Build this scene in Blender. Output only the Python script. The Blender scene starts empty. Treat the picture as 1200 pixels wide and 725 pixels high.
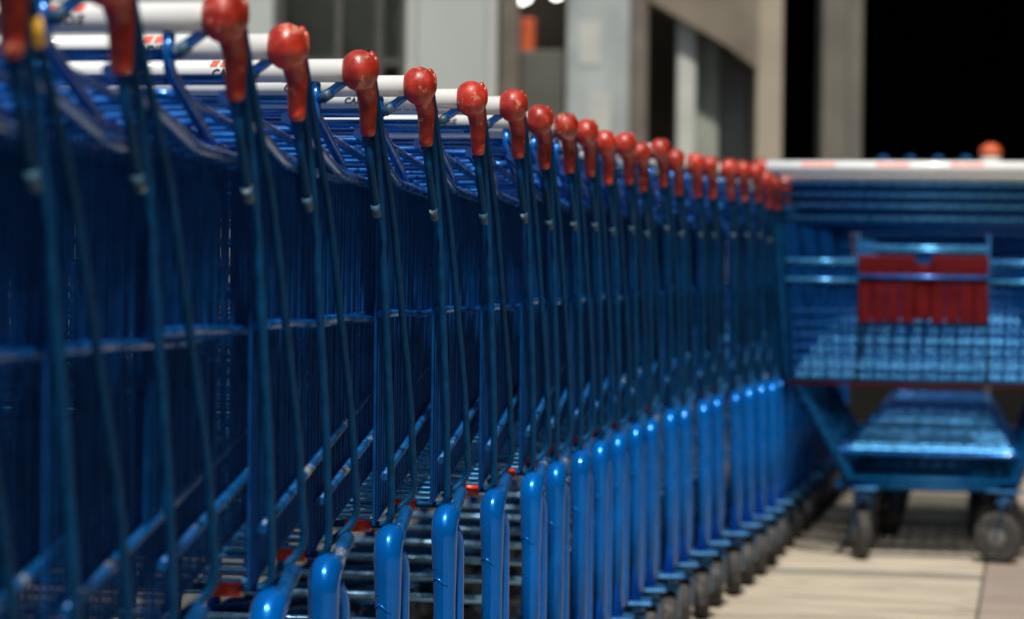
import bpy, math, random
from mathutils import Vector, Matrix, Quaternion
R = math.radians
rnd = random.Random(7)
sc = bpy.context.scene
C = sc.collection

# ------------------------------------------------------------------ camera
FPX = 3000.0                                   # focal length in pixels of a 1200 px wide picture
cam_d = bpy.data.cameras.new('camera')
cam = bpy.data.objects.new('camera', cam_d)
C.objects.link(cam)
cam_d.sensor_width = 36
cam_d.lens = 36 * FPX / 1200
cam_d.clip_start = 0.05
cam_d.clip_end = 3000
cam_d.dof.use_dof = True
cam_d.dof.focus_distance = 3.35
cam_d.dof.aperture_fstop = 4.6
cam_d.dof.aperture_blades = 0
PITCH, ROLL = R(1.07), R(0.6)
CAM_Z = 0.84
M = Matrix.Translation((0, 0, CAM_Z)) @ Matrix.Rotation(R(90) - PITCH, 4, 'X') @ Matrix.Rotation(ROLL, 4, 'Z')
cam.matrix_world = M
sc.camera = cam


def ray(px, py):
    return (M.to_3x3() @ Vector(((px - 600) / FPX, (362.5 - py) / FPX, -1))).normalized()


def at(px, py, Y):
    r = ray(px, py)
    return Vector((0, 0, CAM_Z)) + r * (Y / r.y)


# ------------------------------------------------------------------ light
SUN_EL, SUN_AZ = R(60), R(-178)                # azimuth from +Y, clockwise: the sun stands behind the camera
w = bpy.data.worlds.new('World')
sc.world = w
w.use_nodes = True
nt = w.node_tree
sky = nt.nodes.new('ShaderNodeTexSky')
sky.sky_type = 'NISHITA'
sky.sun_disc = False
sky.sun_elevation = SUN_EL
sky.sun_rotation = SUN_AZ
sky.air_density = 1.0
sky.dust_density = 3.0
sky.ozone_density = 1.0
bg = nt.nodes['Background']
bg.inputs['Strength'].default_value = 0.055
nt.links.new(sky.outputs[0], bg.inputs['Color'])
sl = bpy.data.lights.new('sun', 'SUN')
sl.energy = 3.2
sl.angle = R(2.5)
sl.color = (1.0, 0.95, 0.86)
so = bpy.data.objects.new('sun', sl)
C.objects.link(so)
sd = Vector((math.sin(SUN_AZ) * math.cos(SUN_EL), math.cos(SUN_AZ) * math.cos(SUN_EL), math.sin(SUN_EL)))
so.rotation_euler = sd.to_track_quat('Z', 'Y').to_euler()
sc.view_settings.view_transform = 'Standard'
sc.view_settings.look = 'None'
sc.view_settings.exposure = 0.55
sc.view_settings.gamma = 1.0
sc.view_settings.use_curve_mapping = False


# ------------------------------------------------------------------ materials
def mat(name, col, rough=0.5, metal=0.0, spec=0.5, coat=0.0, var=0.15, scale=20.0, rvar=0.15, bump=0.0,
        wear=None, wear_at=0.62, wear_scale=9.0, emit=None, per_object=0.0, stretch=None):
    m = bpy.data.materials.new(name)
    m.use_nodes = True
    n = m.node_tree
    L = n.links.new
    p = n.nodes['Principled BSDF']
    p.inputs['Metallic'].default_value = metal
    p.inputs['Specular IOR Level'].default_value = spec
    p.inputs['Coat Weight'].default_value = coat
    p.inputs['Coat Roughness'].default_value = 0.08
    tc = n.nodes.new('ShaderNodeTexCoord')
    oi = n.nodes.new('ShaderNodeObjectInfo')
    off = n.nodes.new('ShaderNodeVectorMath'); off.operation = 'ADD'
    sca = n.nodes.new('ShaderNodeVectorMath'); sca.operation = 'SCALE'
    L(tc.outputs['Object'], off.inputs[0])
    sca.inputs['Scale'].default_value = 17.0
    cmb = n.nodes.new('ShaderNodeCombineXYZ')
    for k in range(3):
        L(oi.outputs['Random'], cmb.inputs[k])
    L(cmb.outputs[0], sca.inputs[0])
    L(sca.outputs[0], off.inputs[1])
    vec = off.outputs[0]
    if stretch:
        mp = n.nodes.new('ShaderNodeMapping')
        mp.inputs['Scale'].default_value = stretch
        L(vec, mp.inputs[0])
        vec = mp.outputs[0]
    nz = n.nodes.new('ShaderNodeTexNoise')
    nz.inputs['Scale'].default_value = scale
    nz.inputs['Detail'].default_value = 5
    L(vec, nz.inputs['Vector'])
    mr = n.nodes.new('ShaderNodeMapRange')
    mr.inputs['From Min'].default_value = 0.3
    mr.inputs['From Max'].default_value = 0.7
    mr.inputs['To Min'].default_value = 1 - var
    mr.inputs['To Max'].default_value = 1 + var
    L(nz.outputs['Fac'], mr.inputs['Value'])
    val = mr.outputs[0]
    if per_object:
        mo = n.nodes.new('ShaderNodeMapRange')
        mo.inputs['To Min'].default_value = 1 - per_object
        mo.inputs['To Max'].default_value = 1 + per_object
        L(oi.outputs['Random'], mo.inputs['Value'])
        mm = n.nodes.new('ShaderNodeMath'); mm.operation = 'MULTIPLY'
        L(val, mm.inputs[0]); L(mo.outputs[0], mm.inputs[1])
        val = mm.outputs[0]
    mul = n.nodes.new('ShaderNodeVectorMath'); mul.operation = 'SCALE'
    mul.inputs[0].default_value = col
    L(val, mul.inputs['Scale'])
    colout = mul.outputs[0]
    rr = n.nodes.new('ShaderNodeMapRange')
    rr.inputs['From Min'].default_value = 0.3
    rr.inputs['From Max'].default_value = 0.7
    rr.inputs['To Min'].default_value = max(0.03, rough - rvar)
    rr.inputs['To Max'].default_value = min(1, rough + rvar)
    L(nz.outputs['Fac'], rr.inputs['Value'])
    L(rr.outputs[0], p.inputs['Roughness'])
    if wear:
        n2 = n.nodes.new('ShaderNodeTexNoise')
        n2.inputs['Scale'].default_value = wear_scale
        n2.inputs['Detail'].default_value = 8
        n2.inputs['Roughness'].default_value = 0.7
        L(vec, n2.inputs['Vector'])
        r2 = n.nodes.new('ShaderNodeMapRange')
        r2.inputs['From Min'].default_value = wear_at
        r2.inputs['From Max'].default_value = wear_at + 0.03
        L(n2.outputs['Fac'], r2.inputs['Value'])
        mx = n.nodes.new('ShaderNodeMix'); mx.data_type = 'RGBA'
        L(r2.outputs[0], mx.inputs['Factor'])
        L(colout, mx.inputs['A'])
        mx.inputs['B'].default_value = (*wear, 1)
        colout = mx.outputs['Result']
    L(colout, p.inputs['Base Color'])
    if bump:
        b = n.nodes.new('ShaderNodeBump')
        b.inputs['Strength'].default_value = bump
        b.inputs['Distance'].default_value = 0.002
        L(nz.outputs['Fac'], b.inputs['Height'])
        L(b.outputs[0], p.inputs['Normal'])
    if emit:
        p.inputs['Emission Color'].default_value = (*emit[:3], 1)
        p.inputs['Emission Strength'].default_value = emit[3]
    return m


BLUE = (0.001, 0.085, 0.34)
MT = dict(
    blue=mat('blue_paint', (0.001, 0.12, 0.46), 0.26, metal=0.45, coat=0.5, var=0.18, scale=30, per_object=0.08, wear=(0.20, 0.26, 0.32), wear_at=0.73, wear_scale=14),
    leg=mat('blue_gloss_paint', (0.0002, 0.122, 0.50), 0.22, metal=0.4, spec=0.08, coat=0.28, var=0.12, scale=25, rvar=0.08, bump=0.15, per_object=0.1),
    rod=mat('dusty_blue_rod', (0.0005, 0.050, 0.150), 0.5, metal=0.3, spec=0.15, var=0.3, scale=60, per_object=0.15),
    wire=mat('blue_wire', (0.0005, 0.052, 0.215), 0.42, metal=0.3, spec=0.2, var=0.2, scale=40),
    worn=mat('worn_neck', (0.002, 0.085, 0.29), 0.4, metal=0.3, var=0.3, scale=60, wear=(0.27, 0.30, 0.32), wear_at=0.60, wear_scale=22),
    fleck=mat('pale_fleck_paint', (0.02, 0.07, 0.12), 0.5, var=0.4, scale=80, wear=(0.30, 0.34, 0.36), wear_at=0.60, wear_scale=60),  # pale flecks stand in for the glint on the tube tips
    floor=mat('lit_blue_wire', (0.06, 0.32, 0.66), 0.28, metal=0.5, var=0.2, scale=40),  # brighter copy of the blue wire, light from above painted in
    bar=mat('lit_pale_bar', (0.20, 0.42, 0.62), 0.3, metal=0.5, var=0.2, scale=40),  # paler than the blue paint, strong top light put into the colour
    red=mat('red_plastic', (0.36, 0.024, 0.011), 0.40, coat=0.12, var=0.4, scale=55, bump=0.8, per_object=0.25,
            wear=(0.52, 0.20, 0.13), wear_at=0.58, wear_scale=42),
    sleeve=mat('red_sleeve_plastic', (0.6, 0.03, 0.01), 0.4, var=0.25, scale=60),
    flap=mat('red_flap_plastic', (0.085, 0.002, 0.004), 0.6, spec=0.15, var=0.2, scale=30),
    white=mat('white_handle_plastic', (0.74, 0.77, 0.78), 0.28, coat=0.4, var=0.04, scale=15, wear=(0.45, 0.46, 0.46), wear_at=0.68, wear_scale=25),
    pred=mat('red_print', (0.75, 0.10, 0.04), 0.45, var=0.15, scale=80),
    pblack=mat('black_print', (0.02, 0.02, 0.025), 0.5, var=0.1),
    yellow=mat('yellow_tape', (0.75, 0.42, 0.03), 0.5, var=0.15),
    rubber=mat('grey_tyre_rubber', (0.032, 0.031, 0.030), 0.75, var=0.3, scale=50, wear=(0.10, 0.095, 0.085), wear_at=0.57, wear_scale=30),
    hub=mat('grey_wheel_hub', (0.12, 0.12, 0.115), 0.5, var=0.2, scale=40),
    zinc=mat('zinc_caster', (0.03, 0.15, 0.36), 0.4, metal=0.5, var=0.3, scale=60),
)


# ------------------------------------------------------------------ mesh helpers
def fillet(pts, rad, seg=5):
    pts = [Vector(p) for p in pts]
    out = [pts[0]]
    for i in range(1, len(pts) - 1):
        a, b, c = pts[i - 1], pts[i], pts[i + 1]
        u, v = (a - b), (c - b)
        t = min(rad, u.length * 0.48, v.length * 0.48)
        p0, p1 = b + u.normalized() * t, b + v.normalized() * t
        for k in range(seg + 1):
            s = k / seg
            out.append(p0.lerp(b, s).lerp(b.lerp(p1, s), s))
    out.append(pts[-1])
    return out


class MB:
    def __init__(self):
        self.v, self.f, self.flat = [], [], set()

    def tube(self, pts, r, n=10, cap=True, rad=0.0, seg=5, flat=None):
        """sweep along pts; r a number or a list; flat = (scale_a, scale_b) of the section"""
        if rad:
            pts = fillet(pts, rad, seg)
        pts = [Vector(p) for p in pts]
        rs = r if isinstance(r, (list, tuple)) else [r] * len(pts)
        if len(rs) != len(pts):
            rs = [rs[min(len(rs) - 1, int(i * (len(rs) - 1) / max(1, len(pts) - 1) + .5))] for i in range(len(pts))]
        t = (pts[1] - pts[0]).normalized()
        ref = Vector((1, 0, 0)) if abs(t.x) < 0.9 else Vector((0, 0, 1))
        a = (ref - t * ref.dot(t)).normalized()
        base0 = len(self.v)
        for i, p in enumerate(pts):
            if i == 0: d = pts[1] - pts[0]
            elif i == len(pts) - 1: d = pts[-1] - pts[-2]
            else: d = (pts[i + 1] - p).normalized() + (p - pts[i - 1]).normalized()
            d.normalize()
            a = (a - d * a.dot(d)).normalized()
            b = d.cross(a)
            fa, fb = flat or (1, 1)
            for k in range(n):
                th = 2 * math.pi * k / n
                self.v.append(p + a * (math.cos(th) * rs[i] * fa) + b * (math.sin(th) * rs[i] * fb))
        for i in range(len(pts) - 1):
            for k in range(n):
                q = base0 + i * n
                self.f.append((q + k, q + (k + 1) % n, q + n + (k + 1) % n, q + n + k))
        if cap:
            self.flat.add(len(self.f)); self.f.append(tuple(base0 + n - 1 - k for k in range(n)))
            q = base0 + (len(pts) - 1) * n
            self.flat.add(len(self.f)); self.f.append(tuple(q + k for k in range(n)))
        return self

    def box(self, lo, hi, bev=0.0, mtx=None):
        lo, hi = Vector(lo), Vector(hi)
        b = min(bev, min(hi - lo) * 0.45)
        s = len(self.v)
        if b <= 0:
            vs = [Vector((x, y, z)) for z in (lo.z, hi.z) for y in (lo.y, hi.y) for x in (lo.x, hi.x)]
            fs = [(0, 2, 3, 1), (4, 5, 7, 6), (0, 1, 5, 4), (2, 6, 7, 3), (0, 4, 6, 2), (1, 3, 7, 5)]
        else:
            vs, fs = [], []
            idx = {}
            c, h = (lo + hi) / 2, (hi - lo) / 2
            for sx in (-1, 1):
                for sy in (-1, 1):
                    for sz in (-1, 1):
                        for ax in range(3):
                            p = Vector((sx * (h.x - b), sy * (h.y - b), sz * (h.z - b)))
                            p[ax] = (sx, sy, sz)[ax] * h[ax]
                            idx[(sx, sy, sz, ax)] = len(vs)
                            vs.append(c + p)
            for ax in range(3):
                o1, o2 = (ax + 1) % 3, (ax + 2) % 3
                for s_ in (-1, 1):
                    q = []
                    for (p1, p2) in ((-1, -1), (1, -1), (1, 1), (-1, 1)):
                        k = [0, 0, 0]; k[ax] = s_; k[o1] = p1; k[o2] = p2
                        q.append(idx[(*k, ax)])
                    fs.append(tuple(q if s_ > 0 else q[::-1]))
                for p1 in (-1, 1):
                    for p2 in (-1, 1):
                        k0 = [0, 0, 0]; k0[ax] = -1; k0[o1] = p1; k0[o2] = p2
                        k1 = list(k0); k1[ax] = 1
                        q = [idx[(*k0, o1)], idx[(*k1, o1)], idx[(*k1, o2)], idx[(*k0, o2)]]
                        fs.append(tuple(q if p1 * p2 < 0 else q[::-1]))
            for sx in (-1, 1):
                for sy in (-1, 1):
                    for sz in (-1, 1):
                        q = [idx[(sx, sy, sz, 0)], idx[(sx, sy, sz, 1)], idx[(sx, sy, sz, 2)]]
                        fs.append(tuple(q if sx * sy * sz > 0 else q[::-1]))
        for p in vs:
            self.v.append(mtx @ p if mtx else p)
        for f in fs:
            self.flat.add(len(self.f)); self.f.append(tuple(s + i for i in f))
        return self

    def ball(self, c, r, nu=16, nv=10, mtx=None):
        """ellipsoid, r = (rx, ry, rz)"""
        s = len(self.v)
        if not isinstance(r, (tuple, list)): r = (r, r, r)
        def P(p):
            p = Vector(p)
            return (mtx @ p if mtx else p)
        self.v.append(P((c[0], c[1], c[2] - r[2])))
        for j in range(1, nv):
            ph = -math.pi / 2 + math.pi * j / nv
            for i in range(nu):
                th = 2 * math.pi * i / nu
                self.v.append(P((c[0] + r[0] * math.cos(ph) * math.cos(th), c[1] + r[1] * math.cos(ph) * math.sin(th), c[2] + r[2] * math.sin(ph))))
        self.v.append(P((c[0], c[1], c[2] + r[2])))
        for i in range(nu):
            self.f.append((s, s + 1 + (i + 1) % nu, s + 1 + i))
            for j in range(nv - 2):
                q = s + 1 + j * nu
                self.f.append((q + i, q + (i + 1) % nu, q + nu + (i + 1) % nu, q + nu + i))
            q = s + 1 + (nv - 2) * nu
            self.f.append((q + i, q + (i + 1) % nu, len(self.v) - 1))
        return self

    def lathe_x(self, prof, c=(0, 0, 0), n=28):
        """profile [(x, r)] turned round the X axis"""
        s = len(self.v)
        for (x, r) in prof:
            for k in range(n):
                th = 2 * math.pi * k / n
                self.v.append(Vector((c[0] + x, c[1] + r * math.cos(th), c[2] + r * math.sin(th))))
        for j in range(len(prof) - 1):
            for k in range(n):
                q = s + j * n
                self.f.append((q + k, q + (k + 1) % n, q + n + (k + 1) % n, q + n + k))
        self.f.append(tuple(s + n - 1 - k for k in range(n)))
        q = s + (len(prof) - 1) * n
        self.f.append(tuple(q + k for k in range(n)))
        return self

    def mesh(self, name, m):
        me = bpy.data.meshes.new(name)
        me.from_pydata([tuple(v) for v in self.v], [], self.f)
        sm = [i not in self.flat for i in range(len(self.f))]
        me.polygons.foreach_set('use_smooth', sm)
        me.materials.append(m)
        me.update()
        return me

    def build(self, name, m, parent=None, kind=None):
        o = bpy.data.objects.new(name, self.mesh(name, m))
        C.objects.link(o)
        if parent: o.parent = parent
        if kind: o['kind'] = kind
        return o


def thing(name, label, cat, loc=(0, 0, 0), rz=0.0, group=None):
    o = bpy.data.objects.new(name, None)
    o.empty_display_size = 0.1
    C.objects.link(o)
    o.location = loc
    o.rotation_euler = (0, 0, rz)
    o['label'] = label
    o['category'] = cat
    if group: o['group'] = group
    return o


def kids(o):
    return [c for c in ALL if c.parent == o]


def copy_tree(o, tree, parent=None):
    c = o.copy()
    C.objects.link(c)
    if parent:
        c.parent = parent
    for ch in tree.get(o.name, []):
        copy_tree(ch, tree, c)
    return c


def tree_of():
    t = {}
    for o in C.objects:
        if o.parent: t.setdefault(o.parent.name, []).append(o)
    return t


# ------------------------------------------------------------------ the shopping cart
W = 0.36                                        # half the handle's width


def xs(y):  return W - 0.004 - 0.082 * max(0.0, y - 0.05)       # basket half width at distance y from the handle
def zb(y):  return 0.478 + 0.155 * (y - 0.15)                     # lower edge of the basket
def zr(y):  return 0.955 - 0.20 * (y - 0.04) if y < 0.30 else 0.903 - 0.02 * (y - 0.30)


def cap_mesh():
    """red end cap: round knob, seam rib and tapering sleeve, melted into one body"""
    b = MB()
    b.ball((0, 0, 0), (0.0225, 0.0225, 0.0250), 28, 18)
    b.tube([(0.001, 0.012, -0.004), (0.0025, 0.021, -0.022), (0.0035, 0.026, -0.034), (0.004, 0.026, -0.073)], [0.015, 0.0128, 0.0116, 0.0092], 18)
    b.ball((0.004, 0.026, -0.0725), (0.0092, 0.0092, 0.006), 16, 8)
    b.ball((0.002, 0.027, 0.006), (0.009, 0.007, 0.017), 16, 10)          # rib
    b.ball((0.009, 0.0235, 0.010), (0.0065, 0.008, 0.0155), 12, 8)
    b.ball((0.016, 0.017, 0.004), (0.0045, 0.0035, 0.015), 12, 8)
    b.tube([(0.004, 0.0245, 0.014), (0.007, 0.030, -0.012), (0.005, 0.030, -0.036)], [0.0045, 0.0055, 0.004], 10)
    o = b.build('cap_source', MT['red'])
    md = o.modifiers.new('m', 'REMESH'); md.mode = 'VOXEL'; md.voxel_size = 0.0016; md.use_smooth_shade = True
    s2 = o.modifiers.new('s', 'SMOOTH'); s2.iterations = 5; s2.factor = 0.5
    dg = bpy.context.evaluated_depsgraph_get()
    me = bpy.data.meshes.new_from_object(o.evaluated_get(dg))
    me.name = 'handle_end_cap'
    bpy.data.objects.remove(o)
    return me


CAP = cap_mesh()


def mirror_mesh(me, name):
    m2 = me.copy(); m2.name = name
    m2.transform(Matrix.Scale(-1, 4, (1, 0, 0)))
    m2.flip_normals()
    return m2


CAPL = mirror_mesh(CAP, 'handle_end_cap')


def text_mesh(s, size, x0, zc, r, m, shear=0.25, ang0=0.0):
    cu = bpy.data.curves.new('letters', 'FONT')
    cu.body = s; cu.size = size; cu.shear = shear; cu.offset = size * 0.02
    o = bpy.data.objects.new('letters', cu); C.objects.link(o)
    me = bpy.data.meshes.new_from_object(o.evaluated_get(bpy.context.evaluated_depsgraph_get()))
    bpy.data.objects.remove(o)
    for v in me.vertices:                       # wrap round the bar
        a = ang0 + v.co.y / r
        v.co = Vector((x0 + v.co.x, -r * math.cos(a), zc + r * math.sin(a)))
    me.materials.clear(); me.materials.append(m)
    me.name = 'printed_letters'
    return me


def patch(b, x0, x1, a0, a1, zc, r, slant=0.0, n=5):
    s = len(b.v)
    for k in range(n + 1):
        a = a0 + (a1 - a0) * k / n
        sh = slant * k / n
        for x in (x0, x1):
            b.v.append(Vector((x + sh, -r * math.cos(a), zc + r * math.sin(a))))
    for k in range(n):
        q = s + 2 * k
        b.f.append((q, q + 1, q + 3, q + 2))


def caster(parent, x, y, z_top, turn, r=0.062, wdt=0.034, name='caster'):
    m = Matrix.Translation((x, y, 0)) @ Matrix.Rotation(turn, 4, 'Z')
    c = MB()
    c.box((-0.034, -0.045, z_top - 0.008), (0.034, 0.045, z_top), 0.003, m)
    c.tube([m @ Vector((0, 0, z_top - 0.008)), m @ Vector((0, 0, z_top - 0.026))], 0.02, 14)
    for s in (-1, 1):
        pts = [(s * 0.012, -0.012, z_top - 0.026), (s * (wdt / 2 + 0.004), -0.0, z_top - 0.034), (s * (wdt / 2 + 0.005), 0.02, r)]
        c.tube([m @ Vector(p) for p in pts], [0.016, 0.017, 0.011], 8, flat=(0.22, 1), rad=0.01)
    c.box((-wdt / 2 - 0.006, -0.022, z_top - 0.036), (wdt / 2 + 0.006, 0.022, z_top - 0.026), 0.003, m)
    co = c.build(name, MT['zinc'], parent)
    t = MB()
    rr = r
    prof = [(-wdt / 2, rr * 0.72), (-wdt / 2, rr * 0.93), (-wdt * 0.38, rr * 0.985), (0, rr), (wdt * 0.38, rr * 0.985), (wdt / 2, rr * 0.93), (wdt / 2, rr * 0.72)]
    t.lathe_x(prof, n=26)
    for i, v in enumerate(t.v): t.v[i] = m @ (v + Vector((0, 0.02, r)))
    t.build('tyre', MT['rubber'], co)
    h = MB()
    h.lathe_x([(-wdt / 2 - 0.002, 0.008), (-wdt / 2 - 0.002, rr * 0.3), (-wdt / 2 + 0.003, rr * 0.4), (-wdt / 2 + 0.001, rr * 0.70),
               (wdt / 2 - 0.001, rr * 0.70), (wdt / 2 - 0.003, rr * 0.4), (wdt / 2 + 0.002, rr * 0.3), (wdt / 2 + 0.002, 0.008)], n=20)
    for i, v in enumerate(h.v): h.v[i] = m @ (v + Vector((0, 0.02, r)))
    h.build('hub', MT['hub'], co)
    return co


def add_prints(root, zc, r, spots):
    for x0 in spots:
        for k in range(4):
            e = MB()
            patch(e, x0 + 0.002 + k * 0.0125, x0 + 0.011 + k * 0.0125, 0.30, 0.95, zc, r, 0.003)
            e.build('red_print_mark', MT['pred'], root)
        o = bpy.data.objects.new('printed_letters', text_mesh('CADDIE', 0.0125, x0 + 0.004, zc, r + 0.0002, MT['pblack'], 0.3, -0.50))
        C.objects.link(o); o.parent = root


def make_cart():
    root = thing('shopping_cart', 'proto', 'shopping cart')
    H = 1.03
    hb = MB()
    hb.tube([(-W + 0.01, 0, H), (W - 0.01, 0, H)], 0.0140, 24).build('handle_bar', MT['white'], root)
    hbar = [o for o in C.objects if o.parent == root][-1]
    add_prints(hbar, H, 0.0144, (-0.25, 0.178))
    for s in (-1, 1):
        cp = bpy.data.objects.new('handle_end_cap', CAP if s > 0 else CAPL)
        C.objects.link(cp); cp.parent = root; cp.location = (s * W, 0, H)
    for s in (-1, 1):
        def X(pts): return [(s * p[0], p[1], p[2]) for p in pts]
        # socket tube below the cap, with its open tip, the glint painted in pale flecks
        bt = MB().tube(X([(W + .003, 0.026, 0.965), (W + .004, 0.037, 0.93), (W + .006, 0.06, 0.872)]), 0.0052, 10).build('socket_tube', MT['rod'], root)
        MB().tube(X([(W + .006, 0.0598, 0.8725), (W + .007, 0.065, 0.860)]), [0.0060, 0.0052], 12).ball((s * (W + .007), 0.065, 0.8605), (0.0055, 0.0055, 0.0045), 12, 8).build('tube_tip', MT['fleck'], bt)
        # rear side rod B, curving down to the chassis neck
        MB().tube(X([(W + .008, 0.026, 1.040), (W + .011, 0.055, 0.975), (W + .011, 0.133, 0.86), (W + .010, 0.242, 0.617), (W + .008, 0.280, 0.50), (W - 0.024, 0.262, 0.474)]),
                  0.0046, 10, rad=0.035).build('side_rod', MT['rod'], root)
        # arm below the knob reaching in to the gate hook
        arm = MB().tube(X([(W - 0.006, 0.004, H - 0.004), (W - 0.05, 0.0, H - 0.036)]), 0.0058, 10).build('hook_arm', MT['blue'], root)
        MB().tube(X([(W - 0.034, 0.0012, H - 0.0255), (W - 0.046, 0.0004, H - 0.034)]), 0.0068, 12).build('arm_sleeve', MT['fleck'], arm)
        MB().tube(X([(W - 0.053, 0.0, H - 0.018), (W - 0.053, 0.0, H - 0.05), (W - 0.053, 0.12, H - 0.105), (W - 0.06, 0.16, H - 0.115)]), 0.0062, 10, rad=0.03).ball((s * (W - 0.053), 0, H - 0.018), 0.0066, 12, 8).build('gate_hook', MT['blue'], root)
        # side rails
        MB().tube(X([(xs(y) + 0.007, y, 0.735 + 0.004 * math.sin(y * 9)) for y in (0.135, 0.3, 0.5, 0.7, 0.94)]), 0.0048, 10).build('middle_rail', MT['blue'], root)
        MB().tube(X([(xs(y) + 0.008, y, 0.528 + 0.155 * (y - 0.13)) for y in (0.165, 0.5, 0.94)]), 0.0050, 10).build('lower_rail', MT['worn'] if s > 0 else MT['blue'], root)
        # wire mesh of the side
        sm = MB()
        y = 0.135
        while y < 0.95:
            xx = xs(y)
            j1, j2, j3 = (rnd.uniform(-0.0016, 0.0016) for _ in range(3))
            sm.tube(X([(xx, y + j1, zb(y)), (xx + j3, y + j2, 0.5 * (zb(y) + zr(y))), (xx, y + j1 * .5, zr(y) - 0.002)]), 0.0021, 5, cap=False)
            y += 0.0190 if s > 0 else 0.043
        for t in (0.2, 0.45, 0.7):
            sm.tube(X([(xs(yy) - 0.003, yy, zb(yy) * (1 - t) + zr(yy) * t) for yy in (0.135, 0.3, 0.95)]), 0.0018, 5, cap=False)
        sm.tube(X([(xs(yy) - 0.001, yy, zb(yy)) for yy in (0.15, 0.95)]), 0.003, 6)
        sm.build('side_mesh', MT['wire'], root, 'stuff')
    # rear frame: down both sides and across the bottom
    half = [(W + .006, 0.026, 1.025), (W + .009, 0.042, 0.965), (W + .009, 0.082, 0.86), (W + .007, 0.142, 0.617), (W + .003, 0.172, 0.50), (W + .001, 0.176, 0.472)]
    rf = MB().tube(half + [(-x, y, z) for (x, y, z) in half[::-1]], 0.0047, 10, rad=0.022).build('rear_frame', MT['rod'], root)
    for s in (-1, 1):
        MB().tube([(s * (W - 0.056), 0.176, 0.472), (s * (W - 0.024), 0.176, 0.472)], 0.0092, 14).build('red_sleeve', MT['sleeve'], rf)
    for (yy, zz, rr, ww) in ((0.010, H - 0.034, 0.0062, 0.052), (0.030, H - 0.058, 0.0045, 0.056)):
        MB().tube([(-W + ww, yy, zz), (W - ww, yy, zz)], rr, 10).build('upper_bar', MT['blue'], root)
    # rim
    hr = [(xs(0.03) - 0.004, 0.03, 0.957), (xs(0.16) + 0.001, 0.16, 0.931), (xs(0.3), 0.30, 0.905), (xs(0.6), 0.6, 0.898), (xs(0.95), 0.95, 0.889)]
    MB().tube(hr + [(-x, y, z) for (x, y, z) in hr[::-1]], 0.0068, 10, rad=0.04).build('basket_rim', MT['blue'], root)
    # floor mesh
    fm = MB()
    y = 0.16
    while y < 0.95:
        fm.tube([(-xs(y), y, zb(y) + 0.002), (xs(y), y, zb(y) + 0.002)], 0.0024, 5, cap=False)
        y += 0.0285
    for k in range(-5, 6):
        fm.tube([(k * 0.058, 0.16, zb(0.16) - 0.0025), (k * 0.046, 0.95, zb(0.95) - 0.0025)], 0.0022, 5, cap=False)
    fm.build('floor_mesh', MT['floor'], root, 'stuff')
    # front mesh
    fr = MB()
    xf = xs(0.95)
    for k in range(-11, 12):
        fr.tube([(k * xf / 11.5, 0.952, zb(0.95)), (k * xf / 11.5, 0.952, 0.889)], 0.0018, 5, cap=False)
    for k in range(9):
        z = zb(0.95) + (0.889 - zb(0.95)) * k / 9
        fr.tube([(-xf, 0.949, z), (xf, 0.949, z)], 0.0022, 5, cap=False)
    fr.build('front_mesh', MT['wire'], root, 'stuff')
    # gate, pushed up by the cart behind it
    g = MB()
    gw = W - 0.064
    gz = lambda y: 0.962 - 0.115 * (y - 0.06)
    g.tube([(-gw, 0.55, gz(0.55)), (-gw, 0.06, gz(0.06)), (gw, 0.06, gz(0.06)), (gw, 0.55, gz(0.55))], 0.0055, 8, rad=0.02)
    go = g.build('gate', MT['blue'], root)
    gm = MB()
    for k in range(1, 13):
        y = 0.06 + 0.04 * k
        gm.tube([(-gw, y, gz(y)), (gw, y, gz(y))], 0.0030 if k % 4 else 0.0048, 6, cap=False)
    for k in range(-4, 5):
        gm.tube([(k * 0.064, 0.06, gz(0.06) - 0.005), (k * 0.064, 0.55, gz(0.55) - 0.005)], 0.0022, 5, cap=False)
    gm.build('gate_mesh', MT['blue'], go, 'stuff')
    # chassis
    for s in (-1, 1):
        def X(pts): return [(s * p[0], p[1], p[2]) for p in pts]
        lx = W + 0.008
        lg = MB()
        path = fillet([(lx, 0.135, 0.160), (lx + .001, 0.135, 0.36), (lx, 0.133, 0.452), (lx, 0.165, 0.468)], 0.022, 7)
        rs = []
        for i, p in enumerate(path):
            r = 0.0148
            if p[2] > 0.36: r = 0.0148 + 0.0030 * min(1, (p[2] - 0.36) / 0.06)
            if i == len(path) - 1: r = 0.010
            rs.append(r)
        lg.tube(X(path), rs, 18, flat=(1.0, 1.0))
        for q, (zq, aq) in enumerate(((0.43, 0.3), (0.405, -0.2), (0.392, 0.1), (0.38, -0.1))):     # pressed creases of the bend
            pts = [(s * (lx + 0.0150 * math.cos(a)), 0.1345 + 0.0150 * math.sin(a), zq + 0.004 * math.cos(3 * a)) for a in [R(-150 + 12 * j + 40 * aq) for j in range(9)]]
            lg.tube(pts, 0.0016, 6)
        lg.ball((s * lx, 0.134, 0.441), (0.0178, 0.0172, 0.021), 18, 12)
        leg = lg.build('leg', MT['leg'], root)
        MB().tube(X([(lx + 0.004, 0.140, 0.440), (lx + 0.005, 0.165, 0.462), (lx + 0.003, 0.222, 0.486)]), [0.0085, 0.0098, 0.0086], 14, rad=0.01).build('leg_neck', MT['worn'], leg)
        MB().tube(X([(lx, 0.145, 0.17), (lx + 0.009, 0.185, 0.19), (lx + 0.009, 0.185, 0.425), (lx + 0.004, 0.160, 0.448)]), 0.0085, 12, rad=0.03, flat=(0.8, 1.1)).build('chassis_brace', MT['leg'], root)
        MB().tube(X([(lx, 0.13, 0.172), (lx - 0.01, 0.3, 0.185), (0.185, 0.82, 0.165), (0.17, 0.88, 0.165)]), 0.011, 12, rad=0.05).build('chassis_rail', MT['rod'], root)
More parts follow.
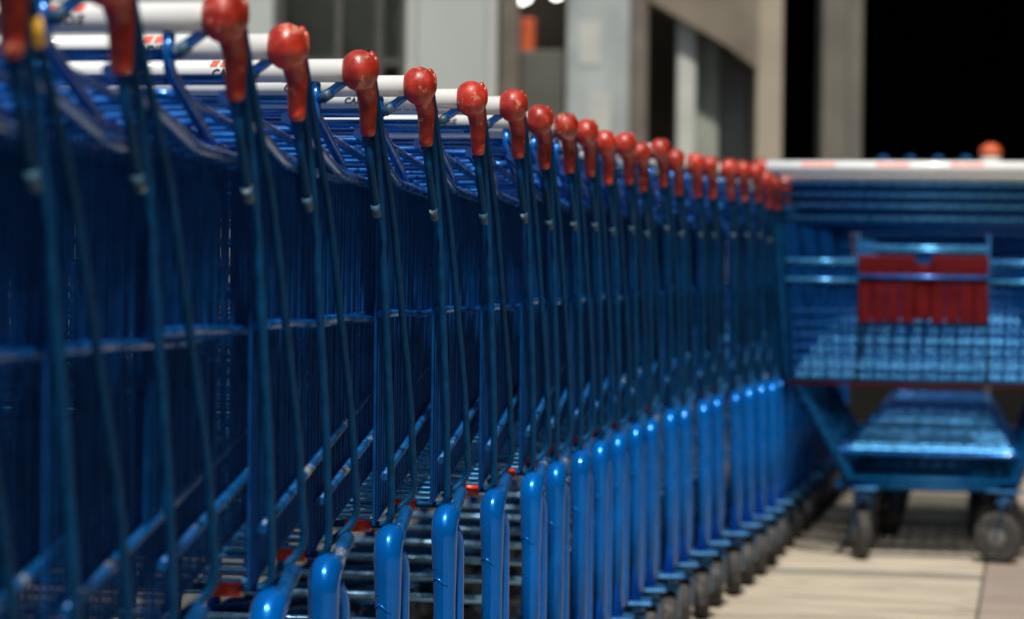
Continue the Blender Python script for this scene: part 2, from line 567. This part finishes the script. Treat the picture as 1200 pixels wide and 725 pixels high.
        caster(root, s * (lx + 0.002), 0.135, 0.162, s * 0.12 + 0.06)
        caster(root, s * 0.175, 0.80, 0.155, -0.2 * s + 0.1)
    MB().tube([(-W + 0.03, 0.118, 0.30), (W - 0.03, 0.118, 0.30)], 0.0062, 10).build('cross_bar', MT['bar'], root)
    return root


proto = make_cart()
tree = tree_of()


def raise_body(root, tree):
    """the body rides 4 cm higher on its legs"""
    f = lambda z: z + 0.04 * min(1, max(0, (z - 0.18) / 0.24))
    todo = list(tree[root.name])
    seen = set()
    while todo:
        o = todo.pop()
        todo += tree.get(o.name, [])
        if o.name.startswith('handle_end_cap'):
            o.location.z = f(o.location.z); continue
        if o.data.name in seen: continue
        seen.add(o.data.name)
        for v in o.data.vertices: v.co.z = f(v.co.z)
        o.data.update()


raise_body(proto, tree)

# cap height and sideways place of every cart as measured in the photograph, and its distance
Q = [(-700, 0, 0.92), (-420, 0, 1.14), (-250, 0, 1.34), (-140, 0, 1.56), (-9, 8, 1.80), (124, 3, 2.07), (262, 20, 2.39), (336, 55, 2.70), (421, 83, 3.03), (491, 101, 3.30), (552, 116, 3.54),
     (601, 124, 3.80), (632, 141, 4.06), (662, 149, 4.30), (687, 156, 4.54), (708, 168, 4.79), (732, 170, 5.02), (750, 180, 5.24), (773, 176, 5.46),
     (791, 188, 5.69), (814, 192, 5.92), (831, 195, 6.14), (853, 198, 6.36), (870, 200, 6.57), (885, 202, 6.78)]
ordn = ['', 'first', 'second', 'third', 'fourth', 'fifth', 'sixth', 'seventh', 'eighth', 'ninth', 'tenth', 'eleventh', 'twelfth',
        'thirteenth', 'fourteenth', 'fifteenth', 'sixteenth', 'seventeenth', 'eighteenth', 'nineteenth', 'twentieth', 'twenty-first']
OUT = 3                                        # carts that start beyond the left edge; their fronts show through the mesh
labels = {0: 'nearest blue cart of the row, mostly past the left picture edge',
          1: 'blue cart with yellow tape on its rod, red cap cut by the top left corner',
          2: 'blurred blue cart, its red cap second from the left, cut by the top edge',
          3: 'blue cart whose red cap is third from the left, before the pale wall',
          4: 'blue cart whose worn red cap is fourth from the left, before the dark window',
          5: 'sharp blue cart whose red cap is fifth from the left, before the window',
          6: 'sharp blue cart, red cap sixth from the left, at the grey pillar edge',
          7: 'blue cart, red cap seventh from the left, before the broad grey pillar',
          21: 'blue cart whose red cap is last, touching the white handle at the right'}
GROUP = 'blue shopping carts nested in one long row'
FAR = 'blue cart at the far row end, hidden by the cart with the red flap'
spots = []
for (px, py, Y) in Q:
    p = at(px, py, Y)
    spots.append([p.x, Y, p.z])
for q_ in spots[:OUT + 2]: q_[2] = 1.058
spots[OUT + 2][2] = 1.066
for k in range(OUT, -1, -1):                   # carried on backwards in a straight line
    spots[k][0] = spots[k + 1][0] - math.sin(R(10.9)) * 0.24; spots[k][1] = spots[k + 1][1] - math.cos(R(10.9)) * 0.24
hx, hy = spots[-1][0], spots[-1][1]
ang = R(12.3)
for k in range(11):
    hx += math.sin(ang) * 0.235; hy += math.cos(ang) * 0.235
    spots.append([hx, hy, 1.07])
for n_, (x, Y, z) in enumerate(spots):
    i = n_ - OUT
    yaw = R(10.9 + 1.5 * min(1, max(0, (Y - 2.4) / 4.4)))           # the row bends slightly to the right
    root = proto if n_ == 0 else copy_tree(proto, tree)
    yaw += R(rnd.uniform(-0.6, 0.6))
    ax, ay = math.cos(yaw), -math.sin(yaw)                         # the cart's sideways axis
    root.location = (x - ax * W, Y - ay * W, 0)
    root.rotation_euler = (0, 0, -yaw)
    root.scale = (1, 1, max(0.975, min(1.025, z / 1.07)))
    root['group'] = GROUP
    root['label'] = 'blue cart nested nearest the camera, its handle outside the left picture edge' if i < 0 else labels.get(i) or (FAR if i > 21 else 'nested blue cart with the %s red cap from the left' % ordn[i])
    for ch in root.children:
        if ch.name.startswith('handle_end_cap'): ch.rotation_euler = (R(rnd.uniform(-1.5, 1.5)), 0, R(rnd.uniform(-3, 3)))
    if n_ > 0:
        for ch in [c for c in root.children if c.name.startswith('rear_frame')]:
            for sl_ in ch.children:
                sl_.location.x = rnd.uniform(-0.018, 0.012)
    if i == 1:
        MB().tube([(W + .012, 0.046, 1.022), (W + .013, 0.055, 1.004)], 0.0065, 12).build('yellow_tape', MT['yellow'], root)


# ------------------------------------------------------------------ the wide cart at the right, seen from behind
def make_wide_cart(label, group, front):
    root = thing('wide_shopping_cart', label, 'shopping cart', group=group)
    H, HW = 1.035, 0.44
    hb = MB().tube([(-HW, 0, H), (HW, 0, H)], 0.0185, 22).build('handle_bar', MT['white'], root)
    for x0 in (-0.33, -0.13, 0.07, 0.27):
        e = MB()
        patch(e, x0, x0 + 0.09, 0.25, 0.7, H, 0.0189, 0.0)
        e.build('red_print_mark', MT['pred'], hb)
    for s in (-1, 1):
        cp = bpy.data.objects.new('handle_end_cap', CAP if s > 0 else CAPL)
        C.objects.link(cp); cp.parent = root; cp.location = (s * HW, 0, H)
        def X(pts): return [(s * p[0], p[1], p[2]) for p in pts]
        MB().tube(X([(HW - .01, 0.02, H - 0.01), (0.40, 0.06, 0.90), (0.372, 0.10, 0.482), (0.35, 0.12, 0.47)]), 0.009, 10, rad=0.04).build('side_rod', MT['rod'], root)
        MB().tube(X([(0.40, 0.07, 0.93), (0.30, 0.95, 0.90)]), 0.008, 10).build('basket_rim', MT['rod'], root)
        sm = MB()
        for k in range(36):
            t = k / 35
            y = 0.08 + 0.87 * t
            sm.tube(X([(0.368 - 0.085 * t, y, 0.478 + 0.12 * t), (0.398 - 0.1 * t, y, 0.93 - 0.03 * t)]), 0.002, 5, cap=False)
        sm.build('side_mesh', MT['wire'], root, 'stuff')
        # tapering chassis tube down to the caster
        MB().tube(X([(0.345, 0.12, 0.468), (0.33, 0.12, 0.44), (0.225 + s * 0.03, 0.13, 0.215), (0.205 + s * 0.03, 0.13, 0.185)]), 0.016, 14, rad=0.03).build('leg', MT['rod'], root)
        MB().tube(X([(0.225, 0.13, 0.20), (0.15, 0.85, 0.18)]), 0.012, 12).build('chassis_rail', MT['rod'], root)
        caster(root, s * 0.195 + 0.035, 0.13, 0.195, (0.30 if s < 0 else 1.25), r=0.068, wdt=0.034)
        caster(root, s * 0.135 + 0.02, 0.80, 0.18, (-0.35 if s < 0 else 0.2), r=0.062, wdt=0.034)
    for z, y in ((0.215, 0.115), (0.193, 0.16)):
        MB().tube([(-0.205, y, z), (0.265, y, z)], 0.010, 10).build('cross_bar', MT['rod'], root)
    # gate in the rear plane
    g = MB()
    g.tube([(-0.36, 0.10, 0.478), (-0.385, 0.075, 0.90), (0.385, 0.075, 0.90), (0.36, 0.10, 0.478), (-0.36, 0.10, 0.478)], 0.006, 8, rad=0.02)
    go = g.build('gate', MT['rod'], root)
    MB().tube([(-0.372, 0.088, 0.468), (0.372, 0.088, 0.468)], 0.0022, 8).build('red_edge_strip', MT['flap'], go)
    gm = MB()
    gd = MB()
    for k in range(-16, 17):
        if abs(k) == 8: continue
        gd.tube([(k * 0.0218, 0.102, 0.478), (k * 0.0228, 0.080, 0.79)], 0.0019 if k % 2 else 0.0045, 5, cap=False)
    for z in (0.792, 0.742, 0.83):
        for x0, x1 in (((-0.375, -0.178), (0.178, 0.375)) if z < 0.8 else ((-0.178, 0.178),)):
            gm.tube([(x0, 0.074, z), (x1, 0.074, z)], 0.0052, 7)
    for z in (0.505, 0.535, 0.565, 0.595, 0.625, 0.66, 0.70):
        gd.tube([(-0.37, 0.098, z), (0.37, 0.098, z)], 0.0034, 5, cap=False)
    gd.build('gate_mesh', MT['wire'], go, 'stuff')
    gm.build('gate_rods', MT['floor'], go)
    for s in (-1, 1):
        MB().tube([(s * 0.176, 0.094, 0.478), (s * 0.176, 0.068, 0.86)], 0.0055, 8).build('gate_stile', MT['rod'], go)
    for z in (0.995, 0.966, 0.937, 0.905):
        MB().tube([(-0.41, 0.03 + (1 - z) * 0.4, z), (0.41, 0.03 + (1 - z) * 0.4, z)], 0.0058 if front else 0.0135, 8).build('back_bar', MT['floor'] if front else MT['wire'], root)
    fm = MB()
    for k in range(30):
        y = 0.11 + 0.029 * k
        t = (y - 0.1) / 0.85
        fm.tube([(-(0.365 - 0.085 * t), y, 0.479 + 0.15 * t), ((0.365 - 0.085 * t), y, 0.479 + 0.15 * t)], 0.0032, 5, cap=False)
    for k in range(-8, 9):
        fm.tube([(k * 0.045, 0.11, 0.475), (k * 0.035, 0.95, 0.625)], 0.0022, 5, cap=False)
    fm.build('floor_mesh', MT['floor'], root, 'stuff')
    fr = MB()
    for k in range(-11, 12):
        fr.tube([(k * 0.026, 0.95, 0.63), (k * 0.0265, 0.95, 0.9)], 0.002, 5, cap=False)
    for k in range(9):
        fr.tube([(-0.29, 0.947, 0.64 + k * 0.032), (0.29, 0.947, 0.64 + k * 0.032)], 0.0026, 5, cap=False)
    fr.build('front_mesh', MT['wire'], root, 'stuff')
    # lower tray, rising towards the front
    tr = MB()
    tr.tube([(-0.235, 0.12, 0.285), (0.235, 0.12, 0.285), (0.16, 0.80, 0.365), (-0.16, 0.80, 0.365), (-0.235, 0.12, 0.285)], 0.008, 8, rad=0.02)
    to = tr.build('lower_tray', MT['blue'], root)
    to.location.x = 0.025
    tm = MB()
    for k in range(1, 12):
        t = k / 12
        tm.tube([(-(0.235 - 0.075 * t), 0.12 + 0.68 * t, 0.285 + 0.08 * t), ((0.235 - 0.075 * t), 0.12 + 0.68 * t, 0.285 + 0.08 * t)], 0.0058, 8, cap=False)
    for k in range(-4, 5):
        tm.tube([(k * 0.05, 0.12, 0.280), (k * 0.034, 0.8, 0.36)], 0.0022, 5, cap=False)
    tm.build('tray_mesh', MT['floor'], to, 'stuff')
    for s in (-1, 1):
        MB().tube([(s * 0.235, 0.12, 0.285), (s * 0.262, 0.13, 0.30)], 0.007, 8).build('tray_bracket', MT['blue'], to)
    # child seat
    if front:
        f = MB()
        for s in (-1, 1):
            a, b_ = (0.022, 0.176)
            lo, hi = (a if s > 0 else -b_), (b_ if s > 0 else -a)
            f.box((lo, 0.050, 0.765), (hi, 0.064, 0.808), 0.004)
            for k in range(4):
                wd = (hi - lo) / 4
                f.box((lo + k * wd + 0.001, 0.050, 0.632), (lo + (k + 1) * wd - 0.001, 0.061 - 0.002 * (k % 2), 0.7655), 0.003)
        f.box((-0.0215, 0.052, 0.640), (0.0215, 0.062, 0.785), 0.004)
        fo = f.build('seat_flap', MT['flap'], root)
        MB().tube([(-0.178, 0.046, 0.752), (0.178, 0.046, 0.752)], 0.0055, 10).build('flap_rod', MT['blue'], fo)
    for k in range(4 if front else 0):
        x = -0.115 + 0.075 * k
        MB().tube([(x - 0.015, 0.12, 1.04), (x - 0.013, 0.12, 1.066), (x + 0.013, 0.12, 1.066), (x + 0.015, 0.12, 1.04)], 0.0075, 10, rad=0.014).build('hinge_loop', MT['rod'], root)
    return root


GW = 'wide blue carts nested at the right'
wc = make_wide_cart('wide blue cart at right with a red seat flap, seen from behind', GW, True)
WY0 = 7.15
p = at(1083, 197, WY0)
wz = p.z / 1.035
wy = R(10.5)
wc.location = (p.x, WY0, 0)
wc.scale = (1.03, 1, wz)
wc.rotation_euler = (0, 0, -wy)
wc2 = make_wide_cart('proto', GW, False)
tree2 = tree_of()
lab2 = ['wide blue cart nested directly in front of the one with the red flap',
        'third wide cart, nested beyond two others at the right', 'fourth wide cart of the right-hand nest, near its far end',
        'farthest wide blue cart nested at the right']
for k in range(4):
    o = wc2 if k == 0 else copy_tree(wc2, tree2)
    o['label'] = lab2[k]
    dd = 0.28 * (k + 1)
    o.location = (p.x + math.sin(wy) * dd, WY0 + math.cos(wy) * dd, 0)
    o.rotation_euler = (0, 0, -wy + R(rnd.uniform(-.4, .4)))
    o.scale = (1.03, 1, wz * 0.992)

# ------------------------------------------------------------------ ground
def struct(o):
    o['kind'] = 'structure'
    return o


m_joint = mat('joint_sand', (0.17, 0.155, 0.135), 0.95, var=0.3, scale=30)
m_slab = mat('pale_concrete_slab', (0.42, 0.368, 0.29), 0.75, spec=0.35, var=0.24, scale=7, bump=0.4, per_object=0.12, rvar=0.1, stretch=(0.4, 2.5, 1), wear=(0.20, 0.175, 0.14), wear_at=0.60, wear_scale=5)
m_strip = mat('dark_strip_slab', (0.20, 0.185, 0.155), 0.8, spec=0.35, var=0.2, scale=8, bump=0.3, per_object=0.18, rvar=0.1)
m_asph = mat('dark_asphalt', (0.075, 0.075, 0.072), 0.9, spec=0.2, var=0.3, scale=60, bump=0.5)
m_slab2 = mat('pinkish_slab', (0.29, 0.24, 0.20), 0.75, spec=0.35, var=0.16, scale=7, bump=0.3, per_object=0.08, stretch=(0.4, 2.5, 1), wear=(0.18, 0.15, 0.125), wear_at=0.60, wear_scale=5)
g = MB()
g.v = [Vector(p_) for p_ in ((-900, -900, -0.03), (900, -900, -0.03), (900, 1500, -0.03), (-900, 1500, -0.03))]
g.f = [(0, 1, 2, 3)]
ground = struct(g.build('ground', m_joint))
pav = bpy.data.objects.new('pavement', None); C.objects.link(pav); struct(pav)
pav.location = (0, 0, 0); pav.rotation_euler = (0, 0, -R(11.5))
cache = {}


def slab(u0, v0, u1, v1, m):
    du, dv = round(u1 - u0 - 0.005, 4), round(v1 - v0 - 0.005, 4)
    key = (du, dv, m.name)
    if key not in cache:
        b = MB().box((0, 0, -0.018), (du, dv, 0), 0.004)
        cache[key] = b.mesh('paving_slab', m)
    o = bpy.data.objects.new('paving_slab', cache[key])
    C.objects.link(o); o.parent = pav
    o.location = (u0 + 0.0025, v0 + 0.0025, rnd.uniform(-0.0025, 0.0))


# courses across the way: (start, depth, dark?)
course = []
v = -1.0
pat = [(0.85, 0), (0.14, 1)] * 6 + [(0.62, 0), (0.62, 0), (0.80, 0), (0.15, 1), (0.62, 0), (0.60, 0), (0.20, 1), (0.30, 0), (0.20, 1), (0.35, 0), (0.20, 1), (0.55, 0), (0.25, 1)]
k = 0
while v < 10.4:
    dv, dk = pat[k % len(pat)]
    course.append((v, dv, dk)); v += dv; k += 1
UJ = 1.245 / 1.0
jp = at(1157, 640, 3000 * CAM_Z / (640 - 306))
UJ = jp.x * math.cos(R(11.5)) - jp.y * math.sin(R(11.5))
for (v, dv, dk) in course:
    us = [-0.95, UJ] + [UJ + 0.6, UJ + 1.8, UJ + 3.0, UJ + 4.2]
    for a, b_ in zip(us[:-1], us[1:]):
        slab(a, v, b_, v + dv, m_slab2 if a == UJ else (m_strip if dk else m_slab))
far = MB()
for (x0, y0, x1, y1) in ((-30, -30, 30, -2.5),):
    far.box((x0, y0, -0.035), (x1, y1, -0.004))
outer = struct(far.build('forecourt', m_asph))
fl = MB().box((-30, -2.49, -0.050), (9, 14.0, -0.022))
struct(fl.build('roadway', m_asph))
fl2 = MB().box((9, -2.0, -0.028), (30, 14.0, -0.010))
struct(fl2.build('side_pavement', m_asph))

# ------------------------------------------------------------------ store front
D = 14.5
SF = FPX / D


def sx(px): return (px - 600) / SF


m_pale = mat('pale_grey_render', (0.37, 0.41, 0.39), 0.7, var=0.08, scale=2.5, bump=0.1, stretch=(1, 1, 0.3))
m_pale2 = mat('pale_panel', (0.33, 0.37, 0.37), 0.5, var=0.2, scale=3.5)
m_taupe = mat('taupe_column_paint', (0.135, 0.125, 0.105), 0.7, var=0.12, scale=4)
m_brown = mat('brown_jamb', (0.15, 0.13, 0.11), 0.6, var=0.15, scale=6)
m_beige = mat('beige_render', (0.33, 0.29, 0.225), 0.75, var=0.1, scale=3)
m_cream = mat('cream_post', (0.46, 0.48, 0.45), 0.5, var=0.06, scale=5)
m_green = mat('grey_green_panel', (0.27, 0.30, 0.26), 0.5, var=0.1, scale=5)
m_frame = mat('dark_window_frame', (0.075, 0.075, 0.07), 0.45, var=0.1)
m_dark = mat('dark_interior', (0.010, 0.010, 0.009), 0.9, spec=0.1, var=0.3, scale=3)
m_shade = mat('olive_interior_shelf', (0.10, 0.105, 0.09), 0.8, var=0.3, scale=3)
m_int = mat('brown_interior_paint', (0.15, 0.13, 0.10), 0.8, var=0.4, scale=1.5)
m_matte = mat('dark_matte', (0.035, 0.035, 0.038), 0.8, spec=0.2, var=0.2, scale=4)  # dark surface of the added light-blocking walls, also on the thin post
m_orange = mat('orange_sign_plastic', (0.55, 0.10, 0.03), 0.5, var=0.1)
m_lamp = mat('lamp_glow', (0.9, 0.92, 0.9), 0.4, emit=(1, 0.98, 0.92, 4.0))
mg = bpy.data.materials.new('window_glass'); mg.use_nodes = True
pb = mg.node_tree.nodes['Principled BSDF']
pb.inputs['Base Color'].default_value = (0.75, 0.8, 0.78, 1)
pb.inputs['Transmission Weight'].default_value = 1.0
pb.inputs['Roughness'].default_value = 0.04
pb.inputs['IOR'].default_value = 1.2

st = thing('store_building', 'pale store front with grey pillars and dark openings behind the carts', 'building', (0, D, 0))
TOP = 4.4


def part(name, m, x0, x1, y0, y1, z0=0.0, z1=TOP, bev=0.01, parent=None):
    o = MB().box((x0, y0, z0), (x1, y1, z1), bev).build(name, m, parent or st)
    return o


part('plinth', m_dark, -16, 12, -0.75, -0.62, 0.0, 0.24)
part('interior_wall', m_int, sx(590), sx(905), 1.5, 1.6)
# left wall in joined panels
x = sx(318)
for k in range(5):
    part('wall_panel', m_pale, x - 1.40 + 0.012, x, 0.0, 0.25)
    x -= 1.40
part('wall', m_pale, x - 14, x, 0.012, 0.25)
# big window between x 318 and 475
a, b_ = sx(318), sx(475)
fr_ = MB()
fr_.box((a + 0.0, 0.12, 0.0), (a + 0.05, 0.2, TOP - 1))
fr_.box((b_ - 0.05, 0.12, 0.0), (b_, 0.2, TOP - 1))
for px in (392, 440):
    fr_.box((sx(px) - 0.022, 0.12, 0.0), (sx(px) + 0.022, 0.2, TOP - 1))
for z in (0.75, 1.55, 1.95, 2.6):
    fr_.box((a + 0.05, 0.13, z), (b_ - 0.05, 0.19, z + 0.04))
wf = fr_.build('window', m_frame, st)
MB().box((a + 0.05, 0.155, 0.0), (b_ - 0.05, 0.162, TOP - 1)).build('pane', mg, wf)
part('lintel', m_pale, a, b_, 0.02, 0.25, TOP - 1 + 0.002, TOP)
part('window_tone_sheet', mat('dim_window_grey', (0.085, 0.085, 0.075), 0.8, var=0.4, scale=2.5), a, b_, 0.21, 0.24, 0.0, TOP - 1)  # added sheet, its grey stands in for dim light inside the window
part('shelf', m_shade, a + 0.1, sx(450), 1.2, 1.5, 0.0, 1.45)
part('shelf', m_shade, sx(385), b_ - 0.05, 1.9, 2.2, 0.0, 2.0)
# broad pillar with raised edges
a, b_ = sx(476), sx(580)
part('pillar', m_pale, a + 0.05, b_ - 0.05, -0.30, 0.30)
part('pillar_edge', m_cream, a, a + 0.0495, -0.335, 0.25)
part('pillar_edge', m_cream, b_ - 0.0495, b_, -0.335, 0.25)
part('door_jamb', m_brown, sx(581), sx(606), 0.05, 0.45)
# doorway with hanging orange sign
part('half_door', m_shade, sx(606.5), sx(660), 0.30, 0.36, 0.0, 2.06)
part('door_stile', m_beige, sx(648), sx(652), 0.22, 0.28, 0.0, 1.5)
part('poster_panel', m_pale2, sx(661), sx(735), -0.02, 0.20)
for (px, z0, z1) in ((690, 1.95, 2.2), (702, 1.55, 1.8), (688, 2.4, 2.9)):
    part('poster', m_cream, sx(px) - 0.07, sx(px) + 0.05, -0.025, -0.0205, z0, z1, 0.0)
part('panel_jamb', m_brown, sx(736), sx(757), 0.05, 0.40)
part('slim_post', m_cream, sx(790), sx(812), -0.05, 0.10, 0, 2.30)
part('side_panel', m_green, sx(812.5), sx(841), 0.10, 0.18, 0, 2.20)
part('window_pane', mat('grey_glazed_pane', (0.34, 0.36, 0.34), 0.25, var=0.3, scale=3), sx(841.5), sx(881), 0.35, 0.40, 0, 1.98)
part('door_header', m_green, sx(841.5), sx(881), 0.32, 0.43, 1.982, 2.12)
part('beige_column', m_beige, sx(881.5), sx(912), -0.10, 0.35)
# sloping beige soffit over the entrance
s_ = MB()
pts = [(sx(757), 2.30), (sx(790), 2.21), (sx(845), 2.06), (sx(881), 1.93), (sx(881), TOP), (sx(757), TOP)]
n_ = len(pts)
for y in (-0.16, 0.30):
    for (x_, z_) in pts: s_.v.append(Vector((x_, y, z_)))
s_.f.append(tuple(range(n_))); s_.f.append(tuple(range(2 * n_ - 1, n_ - 1, -1)))
for i in range(n_): s_.f.append((i, i + n_, (i + 1) % n_ + n_, (i + 1) % n_))
s_.flat = set(range(len(s_.f)))
s_.build('soffit', mat('brown_soffit', (0.17, 0.145, 0.11), 0.7, var=0.3, scale=3), st)
part('column', m_taupe, sx(955), sx(999), -0.22, 0.10)
part('column_ridge', m_taupe, sx(983), sx(999) + 0.01, -0.245, -0.2205)
part('column', m_taupe, sx(1400), sx(1450), -0.22, 0.10)
part('fascia', m_pale, x - 14, 16, -0.5, 0.35, TOP + 0.002, TOP + 1.2)
part('wall', m_pale, 9.0, 16, 0.0, 0.3)
# the dark hall behind
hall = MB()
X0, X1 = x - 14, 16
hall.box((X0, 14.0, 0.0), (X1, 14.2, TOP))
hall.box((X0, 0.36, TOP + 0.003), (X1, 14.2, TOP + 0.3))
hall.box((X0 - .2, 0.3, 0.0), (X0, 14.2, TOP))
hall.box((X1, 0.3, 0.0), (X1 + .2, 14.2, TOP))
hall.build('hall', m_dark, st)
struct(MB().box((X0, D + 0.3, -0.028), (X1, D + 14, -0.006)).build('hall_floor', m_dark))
# an added unseen wing blocks low skylight from the right, another from behind
screen = thing('side_screen', 'added dark wing of the store along the right of the yard', 'building', (4.2, 0, 0))
MB().box((0, -14, 0), (0.3, 14.4, 7.5), 0.01).build('wall', m_matte, screen)
for k in range(9):
    MB().box((-0.08, -13.5 + 3.1 * k, 0), (-0.002, -13.1 + 3.1 * k, 7.5), 0.01).build('screen_rib', m_matte, screen)
yw = thing('rear_screen', 'tall dark wall added behind the camera to block low skylight', 'wall', (0, -9, 0))  # added out-of-view wall, holds back low skylight from behind
MB().box((-9, -0.2, 0), (4.1, 0, 6.0), 0.01).build('wall', m_matte, yw)
# pavement strip up to the store
struct(MB().box((-30, 14.02, -0.028), (30, D + 0.298, -0.012)).build('threshold', m_strip))

# hanging orange sign and ceiling lamps in the doorway
o = thing('hanging_sign', 'small orange sign hanging in the doorway beside the broad grey pillar', 'sign', at(616, 40, D + 0.40))
MB().box((-0.055, -0.012, -0.11), (0.055, 0.012, 0.09), 0.01).build('sign_board', m_orange, o)
MB().tube([(0, 0, 0.088), (0, 0, 1.6)], 0.004, 6).build('hanging_wire', m_frame, o)
for i, (px, py, r, lb) in enumerate(((608, -3, 0.075, 'bright round ceiling lamp above the orange sign'), (652, -4, 0.032, 'smaller dim ceiling lamp right of the orange sign'))):
    q = at(px, py, D + 1.1)
    o = thing('ceiling_lamp', lb, 'lamp', q, group='ceiling lamps in the doorway')
    MB().ball((0, 0, 0), (r, r, r * 0.6), 16, 8).build('lamp_shade', m_lamp, o)
    MB().tube([(0, 0, r * 0.5), (0, 0, TOP - q.z)], 0.008, 6).build('lamp_cord', m_frame, o)

# bollards beyond the wide carts
for (px, py, Y, top, post, lb) in ((1161, 171, 10.2, m_orange, m_cream, 'white post with orange top behind the right-hand cart'),):
    q = at(px, py, Y)
    o = thing('bollard', lb, 'bollard', (q.x, Y, 0), group='posts beyond the carts')
    MB().tube([(0, 0, 0), (0, 0, 0.02), (0, 0, 0.0201), (0, 0, q.z - 0.04)], [0.10, 0.10, 0.012, 0.012], 16).build('post', m_matte, o)
    MB().tube([(0, 0, q.z - 0.14), (0, 0, q.z - 0.03)], 0.042, 16).build('post_band', post, o)
    MB().ball((0, 0, q.z - 0.03), (0.046, 0.046, 0.04), 16, 10).build('post_cap', top, o)
